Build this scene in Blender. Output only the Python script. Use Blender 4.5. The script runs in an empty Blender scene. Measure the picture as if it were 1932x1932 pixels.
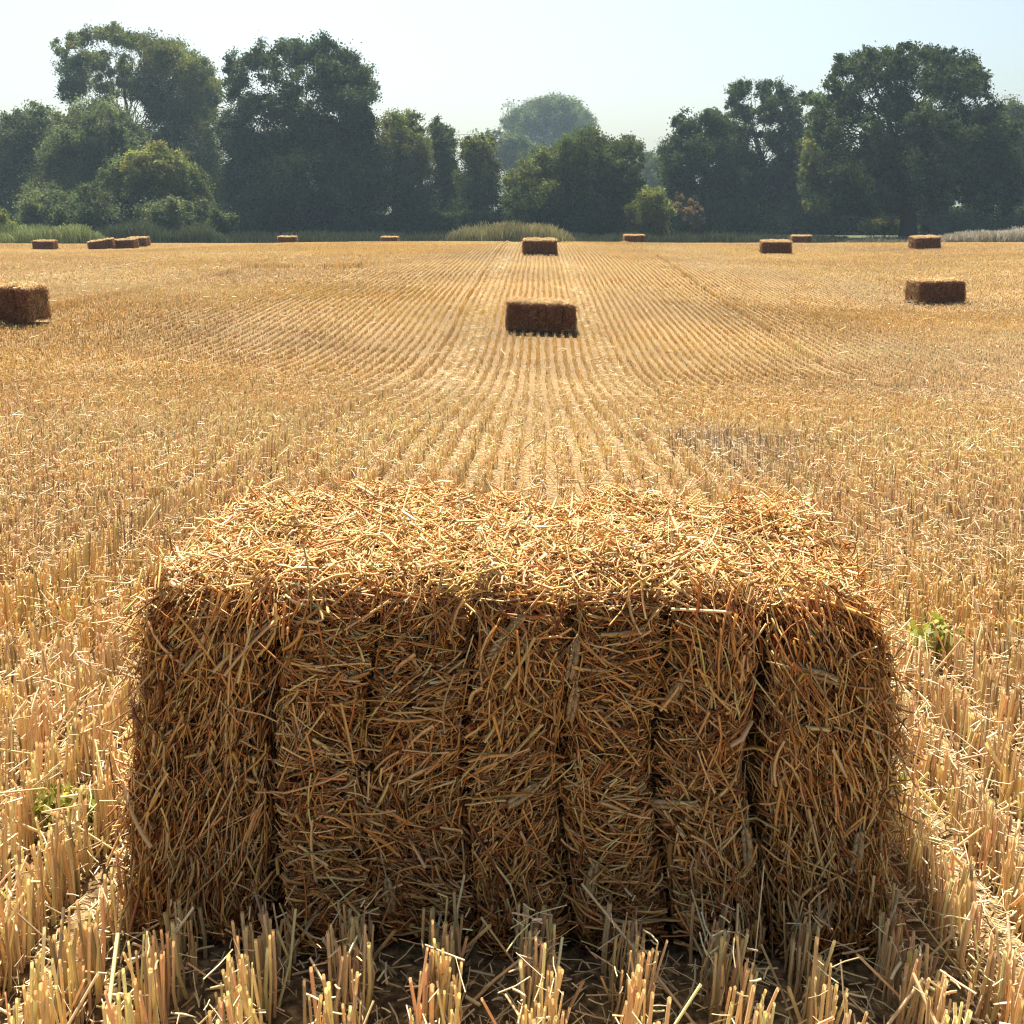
import bpy, math
import numpy as np
from mathutils import Vector

R = np.random.default_rng(7)
rad = math.radians
sc = bpy.context.scene
COL = sc.collection

# ------------------------------------------------------------------ camera model
F, PX, PY = 1932.0, 966.0, 644.0            # focal length and principal point in units of a 1932-unit wide frame
TH, PSI, CZ = rad(7.93), rad(1.48), 1.02     # pitch down, yaw left, eye height


def at(px, py, d):
    """Point at axis depth d seen at (px, py)."""
    r = (px - PX) / F * d
    t = (py - PY) / F * d
    g = d * math.cos(TH) - t * math.sin(TH)
    z = CZ - d * math.sin(TH) - t * math.cos(TH)
    return np.array([r * math.cos(PSI) - g * math.sin(PSI), r * math.sin(PSI) + g * math.cos(PSI), z])


def frame_x(X, Y):
    r = X * math.cos(PSI) + Y * math.sin(PSI)
    g = -X * math.sin(PSI) + Y * math.cos(PSI)
    return r / np.maximum(g, 0.05) * F + PX


# ------------------------------------------------------------------ terrain
_PY = [-60, -10, 0, 1.25, 2.2, 3.27, 4.08, 5.2, 6.57, 9.25, 11.2, 12.8, 14.87, 17.7, 24, 30.8, 37, 42, 48, 55, 60, 66, 79, 100, 130, 900]
_PZ = [.05, .05, .03, .005, -.02, -.10, -.16, -.26, -.42, -.76, -.96, -1.03, -.97, -.86, -.72, -.655, -.66, -.74, -1.08, -1.45, -1.63, -1.83, -2.13, -2.3, -2.3, -2.3]
_gy = np.arange(-60, 900, 0.1)
_gz = np.interp(_gy, _PY, _PZ)
_k = np.exp(-0.5 * (np.arange(-30, 31) * 0.1 / 0.75) ** 2)
_gz = np.convolve(np.pad(_gz, 30, mode='edge'), _k / _k.sum(), mode='valid')
_ctrl = [(-7.2, 13.6, .36), (8.2, 21.6, -.38), (8.5, 35.2, -.2), (14.2, 36.8, -.1), (-23.5, 47, -.30), (-18, 44.5, -.31), (-16, 36, -.25), (-22, 40, -.3), (-20, 50.5, -.12), (-22, 57, 0),
         (0, 4, 0), (0, 9, 0), (0, 14, 0), (0, 21, 0), (0, 30, 0), (0, 37, 0), (0, 46, 0), (-13, 28, -.05), (6, 13, -.08)]
_cx = np.array([c[0] for c in _ctrl]); _cy = np.array([c[1] for c in _ctrl])


def _phi(X, Y):
    return np.exp(-(((X[..., None] - _cx) / 6.0) ** 2 + ((Y[..., None] - _cy) / 6.5) ** 2))


_w = np.linalg.solve(_phi(_cx, _cy), np.array([c[2] for c in _ctrl]))


def hz(X, Y):
    X = np.asarray(X, float); Y = np.asarray(Y, float)
    return np.interp(Y, _gy, _gz) + _phi(X, Y) @ _w


def hit(px, py):
    for d in np.arange(0.8, 90, 0.02):
        p = at(px, py, d)
        if p[2] <= hz(p[0], p[1]):
            return p
    return p


def vnoise(x, y, seed=0):
    x = np.asarray(x, float) + seed * 17.3; y = np.asarray(y, float) - seed * 9.1
    xi = np.floor(x); yi = np.floor(y); fx = x - xi; fy = y - yi
    fx = fx * fx * (3 - 2 * fx); fy = fy * fy * (3 - 2 * fy)

    def h(a, b):
        s = np.sin(a * 127.1 + b * 311.7 + seed * 74.7) * 43758.5453
        return s - np.floor(s)
    return (h(xi, yi) * (1 - fx) + h(xi + 1, yi) * fx) * (1 - fy) + (h(xi, yi + 1) * (1 - fx) + h(xi + 1, yi + 1) * fx) * fy


# ------------------------------------------------------------------ mesh building
def unit(v):
    return v / np.maximum(np.linalg.norm(v, axis=-1, keepdims=True), 1e-9)


class MB:
    """Collects vertices, faces (quads or triangles) and one colour per vertex, and links them as ONE mesh object."""

    def __init__(s):
        s.v, s.f, s.c, s.n = [], [], [], 0

    def add(s, v, f, c):
        v = np.asarray(v, np.float32).reshape(-1, 3)
        c = np.broadcast_to(np.asarray(c, np.float32).reshape(-1, 3), (len(v), 3))
        s.v.append(v); s.f.append(np.asarray(f, np.int32) + s.n); s.c.append(c); s.n += len(v)

    def tubes(s, P, r, col, sides=3, flat=1.0, taper=1.0):
        """P: (n, k, 3) centre lines; r: (n,) radii; col (n,3)."""
        P = np.asarray(P, float); n, k, _ = P.shape
        if n == 0:
            return
        T = unit(np.gradient(P, axis=1) if k > 2 else np.repeat(P[:, 1:2] - P[:, 0:1], 2, axis=1))
        ref = unit(R.normal(size=(n, 1, 3)))
        U = unit(np.cross(T, ref)); W = np.cross(T, U)
        a = np.arange(sides) / sides * 2 * math.pi
        rr = np.asarray(r, float).reshape(n, 1) * np.linspace(1, taper, k)[None, :]
        ring = (U[:, :, None, :] * np.cos(a)[None, None, :, None] + W[:, :, None, :] * (np.sin(a) * flat)[None, None, :, None]) * rr[:, :, None, None]
        V = (P[:, :, None, :] + ring).reshape(-1, 3)
        i = np.arange(n)[:, None, None] * (k * sides); j = np.arange(k - 1)[None, :, None] * sides; q = np.arange(sides)[None, None, :]
        q2 = (q + 1) % sides
        Fq = np.stack([i + j + q, i + j + q2, i + j + sides + q2, i + j + sides + q], axis=-1).reshape(-1, 4)
        s.add(V, Fq, np.repeat(np.asarray(col, float), k * sides, axis=0))

    def leaves(s, C, size, col, aspect=0.55, up=0.0):
        n = len(C)
        u = unit(R.normal(size=(n, 3)) + np.array([0, 0, up])); w = unit(np.cross(u, R.normal(size=(n, 3))))
        size = np.asarray(size, float).reshape(-1, 1)
        V = np.stack([C - u * size * .5, C + w * size * .5 * aspect, C + u * size * .5, C - w * size * .5 * aspect], axis=1).reshape(-1, 3)
        s.add(V, np.arange(n * 4).reshape(n, 4), np.repeat(col, 4, axis=0))

    def build(s, name, mat, parent=None, smooth=False, mesh_only=False):
        me = bpy.data.meshes.new(name)
        v = np.concatenate(s.v)
        me.vertices.add(len(v)); me.vertices.foreach_set('co', v.ravel())
        loops = np.concatenate([f.ravel() for f in s.f])
        sizes = np.concatenate([np.full(len(f), f.shape[1], np.int32) for f in s.f])
        starts = np.concatenate([[0], np.cumsum(sizes)[:-1]]).astype(np.int32)
        me.loops.add(len(loops)); me.loops.foreach_set('vertex_index', loops.astype(np.int32))
        me.polygons.add(len(sizes)); me.polygons.foreach_set('loop_start', starts)
        if smooth:
            me.polygons.foreach_set('use_smooth', np.ones(len(sizes), bool))
        c = np.concatenate(s.c); c4 = np.concatenate([c, np.ones((len(c), 1), np.float32)], axis=1)
        at_ = me.attributes.new('tone', 'FLOAT_COLOR', 'POINT'); at_.data.foreach_set('color', c4.astype(np.float32).ravel())
        me.update(calc_edges=True); me.materials.append(mat)
        if mesh_only:
            return me
        o = bpy.data.objects.new(name, me); COL.objects.link(o)
        if parent:
            o.parent = parent
        return o


def tag(o, label=None, cat=None, group=None, kind=None):
    for k, v in (('label', label), ('category', cat), ('group', group), ('kind', kind)):
        if v:
            o[k] = v
    return o


def empty(name, loc):
    o = bpy.data.objects.new(name, None); COL.objects.link(o); o.location = loc; o.empty_display_size = .2
    return o


# ------------------------------------------------------------------ materials
def mat(name, rough=.5, spec=.3, transl=0.0, tint=(1, 1, 1), bump=None):
    m = bpy.data.materials.new(name); m.use_nodes = True
    nt = m.node_tree; b = nt.nodes['Principled BSDF']; out = nt.nodes['Material Output']
    a = nt.nodes.new('ShaderNodeAttribute'); a.attribute_name = 'tone'
    nt.links.new(a.outputs['Color'], b.inputs['Base Color'])
    b.inputs['Roughness'].default_value = rough; b.inputs['Specular IOR Level'].default_value = spec
    if transl > 0:
        t = nt.nodes.new('ShaderNodeBsdfTranslucent'); mx = nt.nodes.new('ShaderNodeMixShader'); mx.inputs[0].default_value = transl
        mu = nt.nodes.new('ShaderNodeMix'); mu.data_type = 'RGBA'; mu.blend_type = 'MULTIPLY'; mu.inputs['Factor'].default_value = 1
        mu.inputs['B'].default_value = (*tint, 1)
        nt.links.new(a.outputs['Color'], mu.inputs['A']); nt.links.new(mu.outputs['Result'], t.inputs['Color'])
        nt.links.new(b.outputs[0], mx.inputs[1]); nt.links.new(t.outputs[0], mx.inputs[2]); nt.links.new(mx.outputs[0], out.inputs['Surface'])
    if bump:
        n = nt.nodes.new('ShaderNodeTexNoise'); n.inputs['Scale'].default_value = bump; n.inputs['Detail'].default_value = 6
        bp = nt.nodes.new('ShaderNodeBump'); bp.inputs['Strength'].default_value = .6; bp.inputs['Distance'].default_value = .05
        nt.links.new(n.outputs['Fac'], bp.inputs['Height']); nt.links.new(bp.outputs[0], b.inputs['Normal'])
    return m


M_STRAW = mat('straw', .45, .3, .22, (1.05, .90, .62))
M_STUB = mat('stubble_straw', .55, .25, .33, (1.04, .92, .71))
M_LEAF = mat('foliage', .7, .12, .32, (1.25, 1.35, .55))
M_BARK = mat('bark', .9, .1, bump=8)
M_GRASS = mat('dry_grass', .6, .2, .35)
M_WEED = mat('weed_leaf', .45, .3, .4, (1.1, 1.2, .5))
M_BRICK = mat('brick', .9, .1, bump=20)


def ground_mat():
    m = bpy.data.materials.new('field_soil'); m.use_nodes = True
    nt = m.node_tree; b = nt.nodes['Principled BSDF']; L = nt.links.new
    g = nt.nodes.new('ShaderNodeNewGeometry'); sx = nt.nodes.new('ShaderNodeSeparateXYZ'); L(g.outputs['Position'], sx.inputs[0])

    def noise(scale, det=8):
        n = nt.nodes.new('ShaderNodeTexNoise'); n.inputs['Scale'].default_value = scale; n.inputs['Detail'].default_value = det
        L(g.outputs['Position'], n.inputs['Vector']); return n

    def ramp(src, stops):
        r = nt.nodes.new('ShaderNodeValToRGB'); L(src, r.inputs[0]); e = r.color_ramp.elements
        e[0].position, e[0].color = stops[0][0], (*stops[0][1], 1); e[1].position, e[1].color = stops[1][0], (*stops[1][1], 1)
        for p, c in stops[2:]:
            x = e.new(p); x.color = (*c, 1)
        return r
    fine = ramp(noise(70).outputs['Fac'], [(.35, (.09, .06, .034)), (.72, (.46, .34, .18)), (.5, (.20, .138, .07))])
    big = ramp(noise(.35, 3).outputs['Fac'], [(.35, (.75, .72, .70)), (.65, (1.1, 1.02, .9))])
    mu = nt.nodes.new('ShaderNodeMix'); mu.data_type = 'RGBA'; mu.blend_type = 'MULTIPLY'; mu.inputs['Factor'].default_value = 1
    L(fine.outputs[0], mu.inputs['A']); L(big.outputs[0], mu.inputs['B'])
    grs = ramp(noise(1.2).outputs['Fac'], [(.3, (.035, .05, .018)), (.7, (.10, .11, .045))])
    mr = nt.nodes.new('ShaderNodeMapRange'); mr.inputs['From Min'].default_value = 64; mr.inputs['From Max'].default_value = 66
    L(sx.outputs['Y'], mr.inputs['Value'])
    mx = nt.nodes.new('ShaderNodeMix'); mx.data_type = 'RGBA'; L(mr.outputs[0], mx.inputs['Factor'])
    L(mu.outputs['Result'], mx.inputs['A']); L(grs.outputs[0], mx.inputs['B']); L(mx.outputs['Result'], b.inputs['Base Color'])
    b.inputs['Roughness'].default_value = .95; b.inputs['Specular IOR Level'].default_value = .1
    bp = nt.nodes.new('ShaderNodeBump'); bp.inputs['Strength'].default_value = .8; bp.inputs['Distance'].default_value = .02
    L(noise(60).outputs['Fac'], bp.inputs['Height']); L(bp.outputs[0], b.inputs['Normal'])
    return m


# ------------------------------------------------------------------ ground
def axis(parts):
    return np.unique(np.concatenate([np.arange(a, b, s) for a, b, s in parts] + [[parts[-1][1]]]))


gx = axis([(-500, -60, 20), (-60, -12, 1.0), (-12, 12, .25), (12, 60, 1.0), (60, 500, 20)])
gy = axis([(-60, -4, 4), (-4, 16, .25), (16, 100, .6), (100, 620, 20)])
GX, GY = np.meshgrid(gx, gy)
GZ = hz(GX, GY) + np.where(GY < 45, (vnoise(GX * 3, GY * 3, 3) - .5) * .025, 0)
mb = MB(); nx, ny = len(gx), len(gy)
ii = (np.arange(ny - 1)[:, None] * nx + np.arange(nx - 1)[None, :]).ravel()
mb.add(np.stack([GX, GY, GZ], -1).reshape(-1, 3), np.stack([ii, ii + 1, ii + nx + 1, ii + nx], -1), (.3, .2, .1))
tag(mb.build('ground', ground_mat(), smooth=True), 'harvested field floor of soil and chaff rising to a crest', 'ground', kind='structure')

# ------------------------------------------------------------------ straw colours
PAL = np.array([(.67, .40, .15), (.79, .60, .31), (.47, .215, .075), (.28, .11, .037), (.77, .52, .19)])


def straw_cols(n, p=(.36, .17, .25, .1, .12), jit=.18):
    c = PAL[R.choice(5, size=n, p=np.array(p) / sum(p))]
    return np.clip(c * R.normal(1, jit, (n, 1)) * R.normal(1, .05, (n, 3)), .02, .85)


# ------------------------------------------------------------------ bales
FLAKES = np.array([-.318, -.19, -.055, .075, .205, .335])
FLK_A = np.array([1.0, .45, .65, .55, .40, 1.05])


class Bale:
    """Local frame: x along the length, y into the depth (front face at -D/2), z up from 0 to H."""

    def __init__(s, L=1.0, D=.46, H=.486, r=.046, seed=1, bulge=1.0, flakes=FLAKES):
        s.L, s.D, s.H, s.r, s.seed, s.bulge, s.fl = L, D, H, r, seed, bulge, flakes * L

    def surf(s, p, inset=0.0):
        """Push raw box-face points to the lumpy rounded surface -> points, normals, groove depth (0..1)."""
        hb = np.array([s.L, s.D, s.H]) / 2
        q = p - np.array([0, 0, s.H / 2])
        inner = np.clip(q, -(hb - s.r), hb - s.r)
        n = unit(q - inner)
        out = inner + n * (s.r - inset)
        g = (FLK_A[None, :] * np.exp(-((p[:, 0:1] - s.fl[None, :] - .012 * np.sin(p[:, 2:3] * 14 + s.fl[None, :] * 40)) / .013) ** 2)).max(1) * np.clip(vnoise(p[:, 2] * 11, p[:, 0] * 5, s.seed + 9) * 1.6 - .1, .1, 1)
        face = np.abs(n[:, 1])
        lump = (vnoise(p[:, 0] * 9 + p[:, 1] * 5, p[:, 2] * 9 + p[:, 1] * 7, s.seed) - .5) * .042
        out = out + n * (lump - .05 * g * np.maximum(face, .35 * np.abs(n[:, 2])))[:, None]
        zz = out[:, 2] + s.H / 2
        t = np.clip(zz / s.H, 0, 1)
        # base sags outwards, ends round off, front leans to its foot
        out[:, 0] *= 1 + s.bulge * (.022 * np.sin(math.pi * np.clip(t * .8 + .1, 0, 1)) - .012 * t ** 3)
        out[:, 1] += np.where(out[:, 1] < 0, -.08 * s.bulge * (1 - t) ** 1.2, .03 * s.bulge * (1 - t))
        out[:, 2] = zz - .012 * g * (n[:, 2] > .5) - .012 * s.bulge * (np.abs(out[:, 0]) / (s.L / 2)) ** 4 * t
        return out, n, g

    def core(s, mb, inset=.02):
        for ax in range(3):
            for sg in (-1, 1):
                a, b = [k for k in range(3) if k != ax]
                dims = [s.L, s.D, s.H]
                na, nb = max(4, int(dims[a] / .02)), max(4, int(dims[b] / .02))
                A, B = np.meshgrid(np.linspace(-.5, .5, na + 1), np.linspace(-.5, .5, nb + 1))
                p = np.zeros((A.size, 3)); p[:, a] = A.ravel() * dims[a] * .9995; p[:, b] = B.ravel() * dims[b] * .9995; p[:, ax] = sg * dims[ax] / 2
                p[:, 2] += s.H / 2
                o, n, g = s.surf(p, inset)
                i = (np.arange(nb)[:, None] * (na + 1) + np.arange(na)[None, :]).ravel()
                mb.add(o, np.stack([i, i + 1, i + na + 2, i + na + 1], -1), (.11, .05, .018))  # near-black brown core paints the shade deep between the straws

    def face(s, mb, which, n, lmin, lmax, rad_, cols, k=4, out=(-.03, .012), stick=.22, curl=.25, fan=False, sides=3, hold=.62, groove=.034, flat=.6):
        u = R.uniform(-.5, .5, n); w = R.uniform(-.5, .5, n); p = np.zeros((n, 3))
        if which in ('front', 'back'):
            p[:, 0] = u * s.L; p[:, 2] = (w + .5) * s.H; p[:, 1] = (-1 if which == 'front' else 1) * s.D / 2
        elif which in ('left', 'right'):
            p[:, 1] = u * s.D; p[:, 2] = (w + .5) * s.H; p[:, 0] = (-1 if which == 'left' else 1) * s.L / 2
        else:
            p[:, 0] = u * s.L; p[:, 1] = w * s.D; p[:, 2] = s.H
        c, nn, g = s.surf(p)
        keep = R.uniform(size=n) > g * .85
        c, nn, p, cols = c[keep], nn[keep], p[keep], cols[keep]; n = len(c)
        length = lmin * (lmax / lmin) ** R.beta(1.3, 2.0, n)
        # in-surface direction
        if which == 'top':
            ang = R.uniform(0, 2 * math.pi, n)
            d = np.stack([np.cos(ang), np.sin(ang), np.zeros(n)], -1)
        else:
            xx = p[:, 0] if which in ('front', 'back') else p[:, 1]
            sw = (vnoise(xx * 7, p[:, 2] * 7, s.seed + 5) - .5) * math.pi * 1.5
            ang = sw + R.normal(0, .7, n)                       # 0 = vertical
            if fan:
                e = np.clip((np.abs(p[:, 0]) / s.L - .25) / .10, 0, 1)
                t = np.clip(p[:, 2] / s.H, 0, 1)
                fa = np.sign(p[:, 0]) * (.14 + .55 * t * np.clip((np.abs(p[:, 0]) / s.L - .3) / .2, 0, 1)) + R.normal(0, .33, n)
                ang = np.where(R.uniform(size=n) < e * .85, fa, ang)
            hx = np.array([1, 0, 0]) if which in ('front', 'back') else np.array([0, 1, 0])
            d = np.cos(ang)[:, None] * np.array([0, 0, 1.]) - np.sin(ang)[:, None] * hx
        d = unit(d - nn * (d * nn).sum(1, keepdims=True))
        d = unit(d + nn * R.normal(0, stick, (n, 1)))
        side = unit(np.cross(d, nn)) * R.normal(0, curl, (n, 1)) + nn * R.normal(0, curl * .5, (n, 1))
        off = R.uniform(out[0], out[1], n)
        c = c + nn * off[:, None]
        tt = np.linspace(-.5, .5, k)[None, :, None]
        P = c[:, None, :] + d[:, None, :] * tt * length[:, None, None] + side[:, None, :] * ((.25 - tt ** 2) * length[:, None, None])
        if which != 'top':                                      # sharp kinks in some straws
            kk = R.uniform(size=n) < .25
            P[kk, -1] += (unit(R.normal(size=(kk.sum(), 3))) * length[kk, None] * .12)
        if which in ('front', 'back'):
            # straws belong to one pressed flake: most fold in at its edges, all sink where two flakes meet
            fid = np.searchsorted(s.fl, p[:, 0]); edge = np.concatenate([[-9], s.fl, [9]])
            own = (R.uniform(size=n) < hold)[:, None]
            wv = .012 * np.sin(P[:, :, 2] * 14 + 1.3)
            P[:, :, 0] = np.where(own, np.clip(P[:, :, 0], (edge[fid] + .004)[:, None] + wv, (edge[fid + 1] - .004)[:, None] + wv), P[:, :, 0])
            g2 = (FLK_A * np.exp(-((P[:, :, 0:1] - s.fl - wv[:, :, None]) / .013) ** 2)).max(-1) * np.clip(vnoise(P[:, :, 2] * 11, P[:, :, 0] * 5, s.seed + 9) * 1.6 - .1, 0, 1)
            P[:, :, 1] += (1 if which == 'front' else -1) * groove * g2
        mb.tubes(P, R.lognormal(math.log(rad_), .33, n), cols, sides=sides, flat=flat)


M_BALE_LABELS = []


def wheat_ear(p, d, L, parent, seed):
    rs = np.random.default_rng(seed); d = unit(np.asarray(d, float)); ref = unit(np.cross(d, [0.2, 1, .1])); w = np.cross(d, ref)
    mb = MB(); n = 22
    o8 = np.array([[1, 0, 0], [0, 1, 0], [-1, 0, 0], [0, -1, 0], [0, 0, 1], [0, 0, -1]], float)
    f8 = np.array([[0, 1, 4], [1, 2, 4], [2, 3, 4], [3, 0, 4], [1, 0, 5], [2, 1, 5], [3, 2, 5], [0, 3, 5]])
    bend = rs.normal(0, .12)
    for i in range(n):
        t = i / (n - 1); sd = -1 if i % 2 else 1
        c = p + d * (t * L) + ref * (bend * L * t * t)
        fat = .0033 * (0.7 + .6 * math.sin(math.pi * min(1, t * .9 + .1)))
        ax = unit(d + ref * sd * .45 + w * rs.normal(0, .15)); a2 = unit(np.cross(ax, w)); a3 = np.cross(ax, a2)
        cc = c + ref * sd * fat * .9 + w * rs.normal(0, .001)
        mb.add(cc + o8[:, 0:1] * a2 * fat + o8[:, 1:2] * a3 * fat + o8[:, 2:3] * ax * .0085, f8, np.array([.52, .37, .19]) * rs.uniform(.75, 1.15))
    stem = np.stack([p - d * .05, p, p + d * L * .9])[None]
    mb.tubes(stem, np.array([.0013]), np.array([[.6, .42, .2]]), sides=4)
    mb.build('wheat_ear', M_STRAW, parent, smooth=True)


# the near bale
WARM = np.array([1.08, .98, .88])  # warm tint for front and side straw, correcting their shaded tone in the colour
bx, by = -.037, 1.575
bz = float(hz(bx, by)) + .008
B = Bale(L=1.02, seed=1); mb = MB(); B.core(mb, .042)
B.face(mb, 'front', 30000, .012, .08, .0014, straw_cols(30000, (.30, .17, .27, .18, .08)) * WARM, fan=True, k=5, curl=.34)  # browner straw mix puts part of the front's shade into its colour
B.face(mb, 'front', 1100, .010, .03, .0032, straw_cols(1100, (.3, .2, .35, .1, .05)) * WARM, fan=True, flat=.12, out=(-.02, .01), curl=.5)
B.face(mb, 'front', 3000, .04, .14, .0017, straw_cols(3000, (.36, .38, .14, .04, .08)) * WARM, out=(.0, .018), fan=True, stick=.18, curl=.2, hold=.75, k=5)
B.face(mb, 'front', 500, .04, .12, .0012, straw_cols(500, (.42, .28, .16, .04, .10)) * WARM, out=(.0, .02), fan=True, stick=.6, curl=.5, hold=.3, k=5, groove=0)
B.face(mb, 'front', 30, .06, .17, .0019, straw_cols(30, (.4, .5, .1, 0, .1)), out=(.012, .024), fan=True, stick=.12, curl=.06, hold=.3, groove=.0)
B.face(mb, 'top', 21000, .010, .055, .0014, straw_cols(21000, (.40, .34, .08, .02, .16)), out=(-.018, .020), stick=.4, curl=.45)  # paler mix than the front, sunlight on the top painted into the straw
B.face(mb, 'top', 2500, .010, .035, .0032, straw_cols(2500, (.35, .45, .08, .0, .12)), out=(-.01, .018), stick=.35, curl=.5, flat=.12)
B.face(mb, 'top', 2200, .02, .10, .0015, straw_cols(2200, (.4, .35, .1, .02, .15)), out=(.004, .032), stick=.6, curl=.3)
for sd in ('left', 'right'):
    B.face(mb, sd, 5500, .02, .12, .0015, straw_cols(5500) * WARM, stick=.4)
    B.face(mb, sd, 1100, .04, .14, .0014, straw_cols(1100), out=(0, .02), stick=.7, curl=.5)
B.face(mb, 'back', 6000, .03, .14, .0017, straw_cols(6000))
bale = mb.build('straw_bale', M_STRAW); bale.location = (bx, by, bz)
tag(bale, 'huge near straw bale filling the lower half, its top thatched with bright loose straw', 'straw bale', 'straw bales left on the field')


def on_front(px, py):
    """local point just in front of the near bale's front face seen at (px, py)."""
    q = at(px, py, 1.40) - np.array([bx, by, bz])
    o, n, g = B.surf(np.array([[q[0], -B.D / 2, min(max(q[2], .01), B.H - .01)]]))
    return o[0] + n[0] * .014


for i, (x0, y0, x1, y1) in enumerate([(985, 1165, 935, 1215), (1088, 1212, 1078, 1265), (1500, 1240, 1555, 1250), (1085, 1300, 1075, 1355),
                                      (1395, 1560, 1405, 1615), (1225, 1520, 1290, 1515), (1605, 1560, 1600, 1615), (1520, 1735, 1550, 1695),
                                      (1108, 1690, 1115, 1640), (1280, 1290, 1262, 1335), (735, 1655, 745, 1700), (1010, 1480, 975, 1505)]):
    a, b = on_front(x0, y0), on_front(x1, y1)
    wheat_ear(a, b - a, float(np.clip(np.linalg.norm(b - a) * 1.25, .045, .075)), bale, 50 + i)


def far_bale(seed, n, rad_, fl):
    b = Bale(L=1.0, D=.46, H=.41, r=.028, seed=seed, bulge=.4, flakes=fl); m = MB(); b.core(m, .02)
    b.face(m, 'front', n, .05, .16, rad_, straw_cols(n, (.10, .03, .35, .48, .04)) * [.8, .72, .75], k=3, stick=.38, curl=.4)  # front straw darkened in colour to stand for the shaded side
    b.face(m, 'back', n // 3, .05, .16, rad_, straw_cols(n // 3), k=3, stick=.25)
    for sd in ('left', 'right'):
        b.face(m, sd, n // 3, .04, .14, rad_, straw_cols(n // 3, (.25, .15, .35, .18, .07)), k=3, stick=.35)
    b.face(m, 'top', int(n * .8), .03, .12, rad_, straw_cols(int(n * .8), (.15, .7, 0, 0, .15)), k=3, stick=.5, curl=.4, out=(-.01, .03))  # mostly pale straw, painting the sunlit top
    return m.build('straw_bale', M_STRAW, mesh_only=True)


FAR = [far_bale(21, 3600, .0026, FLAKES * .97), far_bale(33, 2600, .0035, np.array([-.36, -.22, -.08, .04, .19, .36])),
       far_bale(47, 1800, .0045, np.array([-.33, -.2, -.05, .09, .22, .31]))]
BALES = [  # centre px, depth, rotation, mesh, label
    (1020, 15.2, 1, 0, 'straw bale standing alone in the middle of the field, first one behind the near bale'),
    (2, 13.7, -9, 0, 'dark bale cut by the left edge of the picture, its end face showing'),
    (1769, 21.4, 13, 0, 'bale on the right of the field with its sunlit ragged end turned to the left'),
    (1018, 30.9, 3, 1, 'smaller bale straight behind the mid-field bale, with stubble rows running into it'),
    (1463, 35.2, 0, 1, 'dark bale near the crest below the gap between two right-hand trees'),
    (1744, 36.8, 14, 1, 'bale near the crest just below the trunk of the big oak'),
    (85, 47.0, 0, 1, 'leftmost small bale on the crest, in front of the pale bramble'),
    (236, 44.0, -3, 1, 'right half of the touching pair of bales on the left crest'),
    (193, 43.6, 10, 2, 'left tilted half of the touching pair of bales on the left crest'),
    (262, 50.0, -4, 2, 'bale half sunk behind the crest, just past the touching pair'),
    (543, 55.0, 2, 2, 'tiny bale on the skyline of the field below the tall dark tree'),
    (736, 59.0, -5, 2, 'tiny bale on the skyline of the field left of the pale grass patch'),
    (1196, 50.0, 6, 2, 'tiny bale on the field crest below the wide spreading tree'),
    (1511, 51.0, 4, 2, 'bale of which only the pale top shows above the crest, right of a darker bale'),
]
FOOT = [(bx, by - .045, .525, .295, 0)]
for px, d, rot, mi, lab in BALES:
    p = at(px, 450, d); y = p[1]; x = p[0]
    o = bpy.data.objects.new('straw_bale', FAR[mi]); COL.objects.link(o)
    sl = float(hz(x + .4, y) - hz(x - .4, y)) / .8; sly = float(hz(x, y + .3) - hz(x, y - .3)) / .6
    o.location = (x, y, float(hz(x, y)) + .045); o.rotation_euler = (math.atan(sly) + (rad(7) if d > 30 else 0), -math.atan(sl), rad(rot))
    o.scale = (R.uniform(.96, 1.03), 1, R.uniform(.95, 1.04))
    if px == 2:
        o.scale = (1, 1, 1.12)
    if px == 1769:
        o.scale = (1.06, 1.1, 1.05)
    if px == 1020:
        o.scale = (1, 1, 1)
    if px == 193:
        o.rotation_euler.y -= rad(7)
    if px == 1018:
        o.scale = (1.0, 1, 1.02)
    tag(o, lab, 'straw bale', 'straw bales left on the field')
    FOOT.append((x, y, .50, .25, rad(rot)))

# ------------------------------------------------------------------ stubble
ROW = .116


def tram(X):
    g = np.zeros_like(X)
    for c, w, a in ((-1.42, .05, .6), (-4.2, .05, .25), (-7.4, .06, .4), (3.45, .05, .4), (7.6, .08, .3), (-11, .1, .4), (12, .1, .4)):
        g = np.maximum(g, a * np.exp(-((X - c) / w) ** 2))
    return g


def zone_h(X, Y):
    """height factor of the stubble: trampled wheelings, standing strips."""
    far = np.clip((Y - 6) / 4, 0, 1)
    gap = np.maximum(np.exp(-((X + .92) / .22) ** 4), np.exp(-((X - .80) / .17) ** 4)) * far
    gap = np.maximum(gap, np.exp(-(((X - 5.4) / 1.7) ** 4)) * np.clip((Y - 18) / 4, 0, 1) * .6)
    h = 1 - .35 * gap
    h *= 1 + .9 * np.exp(-((X - 3.55) / .10) ** 2) * (Y > 13) + .5 * np.exp(-((X + 1.27) / .07) ** 2) + 1.0 * np.exp(-((X + 7.2) / .16) ** 2) * (Y < 25) * (Y > 12)
    cut = (X > -7.4) & (X < -4.4); yc = Y - 24.6 + .05 * X
    h = np.where(cut & (yc >= 0) & (yc < .9), h * 2.6, h)
    return h * (1 - .8 * np.clip(tram(X), 0, 1))


def outside_feet(X, Y, pad=0.0):
    ok = np.ones(X.shape, bool)
    for fx, fy, a, b, rt in FOOT:
        dx, dy = X - fx, Y - fy
        u = dx * math.cos(rt) + dy * math.sin(rt); v = -dx * math.sin(rt) + dy * math.cos(rt)
        ok &= ~((np.abs(u) < a + pad) & (np.abs(v) < b + pad))
    return ok


PATCH = [(1.0, 5.25, .30, .55), (1.02, 4.6, .2, .3), (2.05, 3.1, .2, .3)]


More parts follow.
